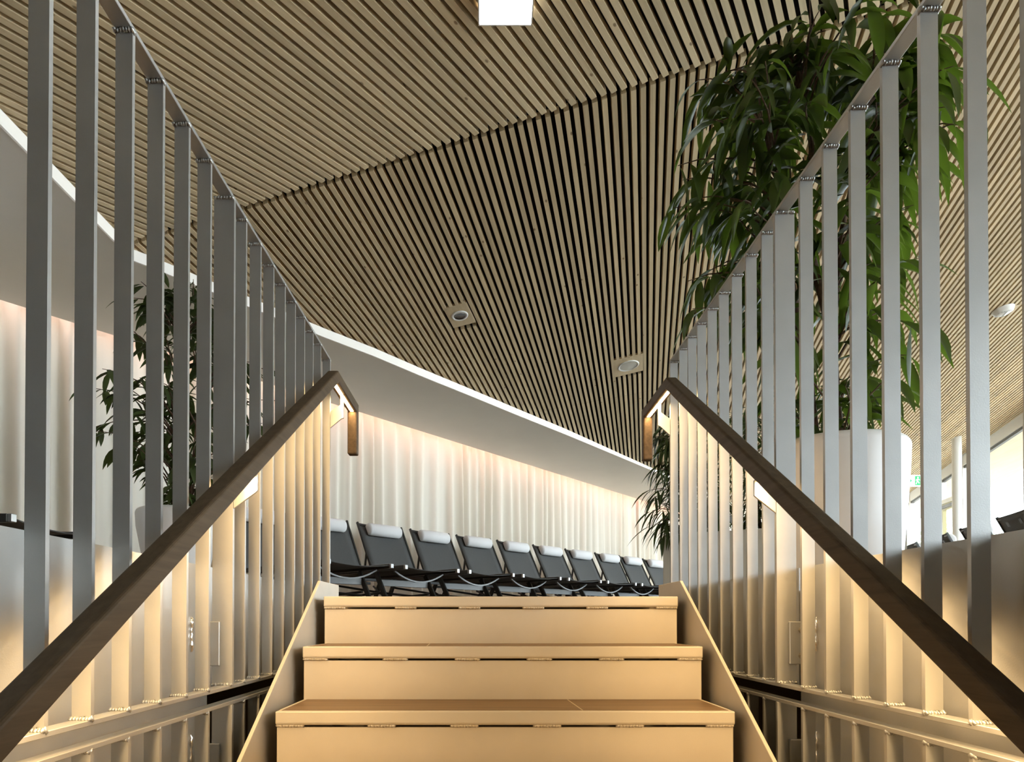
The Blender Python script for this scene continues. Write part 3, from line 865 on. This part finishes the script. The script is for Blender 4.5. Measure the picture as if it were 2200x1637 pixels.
# ficus on the left
lp = thing('potted_ficus', 'medium ficus in a tapered white pot seen through the left balustrade', 'potted plant', (-1.96, 4.25, 0))
pot(lp, 0.243, 0.15, 0.615)
rnd = random.Random(4)
lt = []
for i in range(64):
    hh = 0.68 + (i / 64) * 1.42; rr = (0.17 + 0.34 * math.sin(PI * min(1, (hh - 0.5) / 1.7))) * rnd.uniform(0.45, 1.1)
    a = rnd.uniform(0, 2 * PI); lt.append((rr * math.cos(a), rr * math.sin(a) * 0.7, hh))
lt += [(-0.50, -.1, 1.36), (-0.52, 0, 1.15), (-0.40, 0, 1.02), (0.1, 0, 2.06), (-0.1, .05, 2.04), (0.55, .1, 1.55), (0.5, .1, 1.2), (0.58, 0.1, 1.35)]
trunks = [([(0, 0, 0.55), (0.02, 0.0, 0.95), (-0.02, 0.02, 1.4), (0.03, 0.0, 1.9)], 0.014), ([(0.05, 0.03, 0.55), (0.09, 0.02, 1.0), (0.14, 0.0, 1.5)], 0.010), ([(-0.04, 0.0, 0.55), (-0.02, 0.03, 1.0), (-0.08, 0.0, 1.6)], 0.010)]
lm, bm_ = MB(), MB()
ficus(lp, trunks, lt, lm, bm_, rnd, (0.13, 0.20), (0.030, 0.046), 10, droop=1.1)
bm_.build('trunk', M_bark, lp); lm.build('foliage', M_leaf_dk, lp)

# planter box with fine-leaved plants, right of the lounger row
b0 = Vector((1.325, 5.02)); bd_ = Vector((0.865, -0.50)).normalized(); bn_ = Vector((0.50, 0.865)).normalized()
pb = thing('planter_box', 'low glossy greige planter trough with dark narrow-leaved shrubs at the end of the lounger row', 'planter', (b0.x, b0.y, 0))
BLn, BW, BH = 1.55, 0.42, 0.56
def bx(a, c): q = bd_ * a + bn_ * c; return q
def obox(mb, a0, a1, c0, c1, z0, z1):
    v = [(*bx(a, c), z) for z in (z0, z1) for (a, c) in ((a0, c0), (a1, c0), (a1, c1), (a0, c1))]
    mb.add(v, [(0,3,2,1),(4,5,6,7),(0,1,5,4),(1,2,6,5),(2,3,7,6),(3,0,4,7)])
mb = MB(); t_ = 0.015
obox(mb, 0, BLn, 0, t_, 0, BH); obox(mb, 0, BLn, BW - t_, BW, 0, BH); obox(mb, 0, t_, t_, BW - t_, 0, BH); obox(mb, BLn - t_, BLn, t_, BW - t_, 0, BH)
mb.build('trough', M_planter, pb)
mb = MB(); obox(mb, t_, BLn - t_, t_, BW - t_, 0.40, 0.50); mb.build('soil', M_soil, pb)
for i, a in enumerate((0.24, 0.72, 1.22)):
    q = b0 + bx(a, BW / 2)
    off = Vector((q.x - b0.x, q.y - b0.y, 0.50)); pr = None
    rnd = random.Random(60 + i); tp = []
    for j in range(34):
        ang = rnd.uniform(0, 2 * PI); hh = rnd.uniform(0.05, 1.05); rr = rnd.uniform(0.08, 0.34) * (1 - 0.3 * hh)
        tp.append((rr * math.cos(ang), rr * math.sin(ang) * 0.8, hh))
    if i == 0: tp += [(-0.36, -0.1, 0.55), (-0.40, -0.05, 0.40), (-0.38, 0.0, 0.25), (-0.30, -0.15, 0.75), (-0.36, 0.05, 0.15), (-0.33, -.1, 0.05)] + [(rnd.uniform(-0.38, -0.12), rnd.uniform(-0.12, 0.15), 0.05 + 0.062 * q) for q in range(15)]
    lm, bm_ = MB(), MB()
    ficus(pr, [([(0, 0, -0.03), (0.02, 0, 0.4), (0, 0.02, 0.9)], 0.010), ([(0.04, 0.03, -0.03), (0.09, 0.02, 0.4), (0.12, 0, 0.8)], 0.008), ([(-0.05, 0, -0.03), (-0.10, 0.0, 0.35), (-0.14, 0.02, 0.75)], 0.008)],
          tp, lm, bm_, rnd, (0.16, 0.26), (0.015, 0.025), 14, droop=1.6)
    fo = lm.build('shrub', M_leaf_dk, pb); fo.location = off; bm_.build('stems', M_bark, fo)

# ------------------------------------------------------------------ ceiling fittings
def frame_on_B(o, fx, fy, drop):
    """orient local X along the fold, local Y along the boards, local Z up through the ceiling"""
    y = DB.normalized(); z = upB; x = y.cross(z).normalized()
    o.matrix_world = Matrix(((x.x, y.x, z.x, 0), (x.y, y.y, z.y, 0), (x.z, y.z, z.z, 0), (0, 0, 0, 1)))
    o.location = W(fx, fy, hB(fx, fy)) - z * drop
def to_parts(r): pass
dl = thing('downlight', 'small round silver downlight set in a square wooden plate in the slatted ceiling', 'ceiling light')
frame_on_B(dl, -0.223, 5.601, 0.0)
mb = MB(); mb.box((-0.100, -0.155, 0.0), (0.100, 0.155, 0.02)); mb.build('plate', M_plate, dl, bevel=0.001, seg=1)
mb = MB(); mb.lathe([(0.050, -0.001), (0.056, -0.006), (0.068, -0.005), (0.072, 0.002)], 40); mb.build('ring', M_wf, dl)
mb = MB(); mb.lathe([(0.053, -0.003), (0.045, -0.0015), (0.030, -0.001), (0.001, -0.0008)], 40); mb.build('reflector', M_reflector, dl)
sp = thing('ceiling_speaker', 'round flat grey loudspeaker in a square wooden plate in the slatted ceiling', 'speaker')
frame_on_B(sp, 1.468, 6.90, 0.0)
mb = MB(); mb.box((-0.150, -0.19, 0.0), (0.150, 0.19, 0.02)); mb.build('plate', M_plate, sp, bevel=0.001, seg=1)
mb = MB(); mb.lathe([(0.088, -0.002), (0.100, -0.008), (0.108, -0.004), (0.110, 0.002)], 48); mb.build('ring', M_acryl, sp)
mb = MB(); mb.lathe([(0.086, -0.003), (0.05, -0.005), (0.001, -0.006)], 48); mb.build('grille', M_speaker, sp)
vt_ = thing('ceiling_vent', 'white round slotted fitting on the slatted ceiling at the far right', 'vent')
frame_on_B(vt_, 5.31, 6.852, 0.0)
mb = MB(); mb.lathe([(0.001, -0.055), (0.05, -0.052), (0.085, -0.035), (0.10, 0.0)], 40); mb.build('cover', M_wf, vt_)
mb = MB()
for i in range(7):
    x = -0.06 + i * 0.02; hw = math.sqrt(max(0, 0.075 ** 2 - x * x)) * 0.8
    zt = -0.056 + 0.012 * (abs(x) / 0.06)
    mb.add([(x - 0.005, -hw, zt), (x + 0.005, -hw, zt), (x + 0.005, hw, zt), (x - 0.005, hw, zt)], [(0, 1, 2, 3)])
mb.build('slots', M_grey, vt_)
mb = MB(); mb.box((0.06, -0.03, -0.004), (0.15, 0.03, -0.001)); mb.build('base_plate', M_plate, vt_)
# square luminous panel near the top of the picture
lx0, lx1, ly1, lh = -0.0365, 0.2105, 3.075, 2.765
sq = thing('ceiling_lamp', 'bright square white lamp below the slatted ceiling at the top edge', 'ceiling light', W((lx0 + lx1) / 2, ly1 - 0.125, lh))
mb = MB(); mb.box((-0.119, -0.119, 0.0), (0.119, 0.119, 0.03)); mb.build('diffuser', M_lamp, sq)
mb = MB()
for a, b in (((-0.125, -0.125, -0.006), (-0.119, 0.125, 0.05)), ((0.119, -0.125, -0.006), (0.125, 0.125, 0.05)), ((-0.119, 0.119, -0.006), (0.119, 0.125, 0.05)), ((-0.119, -0.125, -0.006), (0.119, -0.119, 0.05))): mb.box(a, b)
mb.build('frame', M_acryl, sq)

# ------------------------------------------------------------------ column, exit sign
cq = thing('column', 'slender round white column in front of the far right window', 'column', (7.722, 10.975, 0))
mb = MB(); mb.lathe([(0.07, 0.0), (0.07, hB(7.722, 10.975) + E0 + 0.03)], 32); mb.build('shaft', M_wf, cq)
mb = MB(); mb.lathe([(0.071, 0.0), (0.085, 0.001), (0.085, 0.015), (0.071, 0.02)], 32); mb.build('foot_ring', M_wf, cq)
ex = thing('exit_sign', 'small green and white emergency exit sign hanging from the ceiling beside the big white pot', 'sign', (7.35, 11.5, 2.33))
EXH = 0.0
mb = MB(); mb.box((-0.20, 0, -0.10), (0.20, 0.02, 0.10)); mb.build('panel', M_signw, ex, bevel=0.004, seg=1)
mb = MB()
def flat(poly): mb.add([(x, -0.002, z) for x, z in poly], [tuple(range(len(poly)))])
flat([(0.02, -0.08), (0.11, -0.08), (0.11, 0.08), (0.02, 0.08)])          # door
flat([(-0.17, 0.012), (-0.08, 0.012), (-0.08, 0.045), (-0.03, 0.0), (-0.08, -0.045), (-0.08, -0.012), (-0.17, -0.012)])   # arrow
mb.build('pictogram', M_green, ex)
mb = MB()
def flat2(poly): mb.add([(x, -0.003, z) for x, z in poly], [tuple(range(len(poly)))])
mb.add([(0.07 + 0.013 * math.cos(a * PI / 6), -0.003, 0.055 + 0.013 * math.sin(a * PI / 6)) for a in range(12)], [tuple(range(12))])
flat2([(0.055, 0.035), (0.08, 0.038), (0.075, -0.005), (0.05, -0.01)]); flat2([(0.05, -0.01), (0.065, -0.005), (0.045, -0.06), (0.03, -0.06)])
flat2([(0.06, -0.01), (0.075, -0.005), (0.098, -0.04), (0.085, -0.05)]); flat2([(0.055, 0.03), (0.06, 0.02), (0.035, 0.0), (0.03, 0.01)]); flat2([(0.078, 0.03), (0.08, 0.02), (0.102, 0.005), (0.106, 0.014)])
mb.build('running_figure', M_signw, ex)
mb = MB(); mb.tube([(0.15, 0.01, 0.10), (0.15, 0.01, 0.32)], 0.006, 6); mb.tube([(-0.15, 0.01, 0.10), (-0.15, 0.01, 0.34)], 0.006, 6); mb.build('hanger', M_wf, ex)

# ------------------------------------------------------------------ window wall on the right
def facp(y, out=0.0):
    p = Vector((fac_x(y), y)); q = p - fn * out; return q
def ftop(y):
    return (hB(fac_x(y), y) if y > 3.5 else hA(fac_x(y), y) if y > -1.4 else 3.0) + E0
def fbar(mb, y0, y1, z00, z01, z10, z11, o0, o1):
    a0, a1, b0_, b1 = facp(y0, o0), facp(y0, o1), facp(y1, o0), facp(y1, o1)
    v = [(a0.x, a0.y, z00), (b0_.x, b0_.y, z10), (b1.x, b1.y, z10), (a1.x, a1.y, z00), (a0.x, a0.y, z01), (b0_.x, b0_.y, z11), (b1.x, b1.y, z11), (a1.x, a1.y, z01)]
    mb.add(v, [(0,3,2,1),(4,5,6,7),(0,1,5,4),(1,2,6,5),(2,3,7,6),(3,0,4,7)])
ysf = [-7.0, -5.2, -3.4, -1.6, 0.3, 2.2, 4.1, 6.1, 8.1, 10.17, 12.1, 12.95, 14.4, 16.1]
fr = MB(); gs = MB(); pn = MB(); up_ = MB()
DOORY = (12.1, 12.95)
for a, b in zip(ysf[:-1], ysf[1:]):
    ta, tb = ftop(a + 1e-3), ftop(b - 1e-3)
    fbar(fr, a, b, ta - 0.19, ta + 0.02, tb - 0.19, tb + 0.02, -0.02, 0.06)
    fbar(gs, a, b, ta - 0.235, ta - 0.19, tb - 0.235, tb - 0.19, 0.0, 0.05)
    fbar(up_, a, b, ta + 0.02, 4.2, tb + 0.02, 4.2, 0.0, 0.06)
    fbar(fr, a, b, 0.0, 0.07, 0.0, 0.07, -0.02, 0.06)
    if b <= -3.3:
        fbar(up_, a, b, 0.0, ta + 0.02, 0.0, tb + 0.02, 0.0, 0.06)
        continue
    p0, p1 = facp(a, 0.03), facp(b, 0.03)
    pn.add([(p0.x, p0.y, 0.07), (p1.x, p1.y, 0.07), (p1.x, p1.y, tb - 0.2), (p0.x, p0.y, ta - 0.2)], [(0, 1, 2, 3)])
for y in ysf:
    t = ftop(min(y + 1e-3, 16.0)); fbar(fr, y - 0.03, y + 0.03, 0.0, t, 0.0, t, -0.02, 0.07)
fbar(fr, DOORY[0], DOORY[1], 2.16, 2.24, 2.16, 2.24, -0.03, 0.06)
wn = struct(fr.build('window_1', M_wf)); gs.build('gasket', M_greyseal, wn); pn.build('glass', M_glass, wn)
struct(up_.build('wall_right', M_white))
fw = MB(); fg = MB()
for x in (5.0, 6.4, 7.9, 9.45): fw.box((x - 0.03, 16.1, 0), (x + 0.03, 16.18, 2.6))
fw.box((5.0, 16.1, 0), (9.45, 16.18, 0.07)); fw.box((5.0, 16.1, 2.30), (9.45, 16.18, 4.2))
fg.add([(5.0, 16.14, 0.07), (9.45, 16.14, 0.07), (9.45, 16.14, 2.3), (5.0, 16.14, 2.3)], [(0, 1, 2, 3)])
w2 = struct(fw.build('window_2', M_wf)); fg.build('glass', M_glass, w2)
dr = MB()
y0, y1 = DOORY[0] + 0.04, DOORY[1] - 0.04
fbar(dr, y0, y0 + 0.11, 0.02, 2.15, 0.02, 2.15, -0.04, 0.02); fbar(dr, y1 - 0.11, y1, 0.02, 2.15, 0.02, 2.15, -0.04, 0.02)
fbar(dr, y0, y1, 2.03, 2.15, 2.03, 2.15, -0.04, 0.02); fbar(dr, y0, y1, 0.02, 0.14, 0.02, 0.14, -0.04, 0.02)
do = struct(dr.build('door_1', M_doorf))
mb = MB(); fbar(mb, y0 + 0.02, y1 - 0.1, 2.06, 2.12, 2.06, 2.12, -0.075, -0.04); mb.build('door_closer', M_alu, do)
mb = MB(); fbar(mb, y0 + 0.15, y0 + 0.17, 0.95, 1.10, 0.95, 1.10, -0.10, -0.06); fbar(mb, y0 + 0.11, y0 + 0.30, 1.04, 1.06, 1.04, 1.06, -0.10, -0.085); mb.build('door_handle', M_alu, do)
# eave outside
ev = MB()
ea, eb = facp(-7, 0.08), facp(16.1, 0.08); ec, ed = facp(16.1, 1.15), facp(-7, 1.15)
def ez(y): return ftop(max(min(y, 16.0), 4.0)) - 0.20 if y > 4 else ftop(4.0) - 0.2
seg = [4.0, 16.0]
pa, pb_, pc, pd = facp(4, .08), facp(16, .08), facp(16, 1.15), facp(4, 1.15)
z4, z16 = ftop(4.0) - 0.17, ftop(16.0) - 0.17
ev.add([(pa.x, pa.y, z4), (pb_.x, pb_.y, z16), (pc.x, pc.y, z16), (pd.x, pd.y, z4), (pa.x, pa.y, z4 + .15), (pb_.x, pb_.y, z16 + .15), (pc.x, pc.y, z16 + .15), (pd.x, pd.y, z4 + .15)],
       [(0,3,2,1),(4,5,6,7),(0,1,5,4),(1,2,6,5),(2,3,7,6),(3,0,4,7)])
struct(ev.build('trim_6', M_eave))

# ------------------------------------------------------------------ outside
gr = MB(); gr.add([(3, -60, -0.3), (90, -60, -0.3), (90, 90, -0.3), (3, 90, -0.3)], [(0, 1, 2, 3)]); struct(gr.build('ground_outside', M_ground))
def tree(x, y, h, r, sd, label):
    t = thing('garden_tree', label, 'tree', (x, y, -0.3))
    mb = MB(); mb.tube([(0, 0, 0), (0.1, 0, h * 0.5), (0, 0.1, h * 0.8)], [0.16, 0.12, 0.05], 8); mb.build('trunk', M_bark, t)
    rnd = random.Random(sd); mb = MB()
    for i in range(700):
        a = rnd.uniform(0, 2 * PI); zz = rnd.uniform(-1, 1); q = rnd.uniform(0.5, 1.0)
        c = Vector((r * q * math.cos(a) * math.sqrt(1 - zz * zz), r * q * math.sin(a) * math.sqrt(1 - zz * zz), h * 0.62 + h * 0.36 * zz * q))
        n = Vector((rnd.uniform(-1, 1), rnd.uniform(-1, 1), rnd.uniform(-1, 1))).normalized(); u = n.orthogonal().normalized(); v = n.cross(u); s_ = rnd.uniform(0.12, 0.26)
        mb.add([c - u * s_, c - v * s_ * .6, c + u * s_, c + v * s_ * .6], [(0, 1, 2, 3)])
    mb.build('crown', M_tree, t)
tree(19.0, 20.5, 4.5, 2.4, 1, 'pale sunlit garden tree outside the window at the right edge')
tree(17.0, 24.5, 4.0, 2.0, 2, 'pale sunlit garden tree outside the window behind the white column')

# ------------------------------------------------------------------ light
w = bpy.data.worlds.new('world'); bpy.context.scene.world = w; w.use_nodes = True
bg = w.node_tree.nodes['Background']; bg.inputs['Color'].default_value = (0.80, 0.91, 1.0, 1); bg.inputs['Strength'].default_value = 12.5

sc = bpy.context.scene
sc.view_settings.view_transform = 'Standard'
sc.view_settings.look = 'None'
sc.view_settings.exposure = 0.0
sc.cycles.use_denoising = True
sc.cycles.use_adaptive_sampling = True
sc.cycles.adaptive_threshold = 0.02
sc.cycles.max_bounces = 8
sc.cycles.diffuse_bounces = 5
sc.cycles.glossy_bounces = 4
sc.cycles.transparent_max_bounces = 12
sc.cycles.sample_clamp_indirect = 6.0
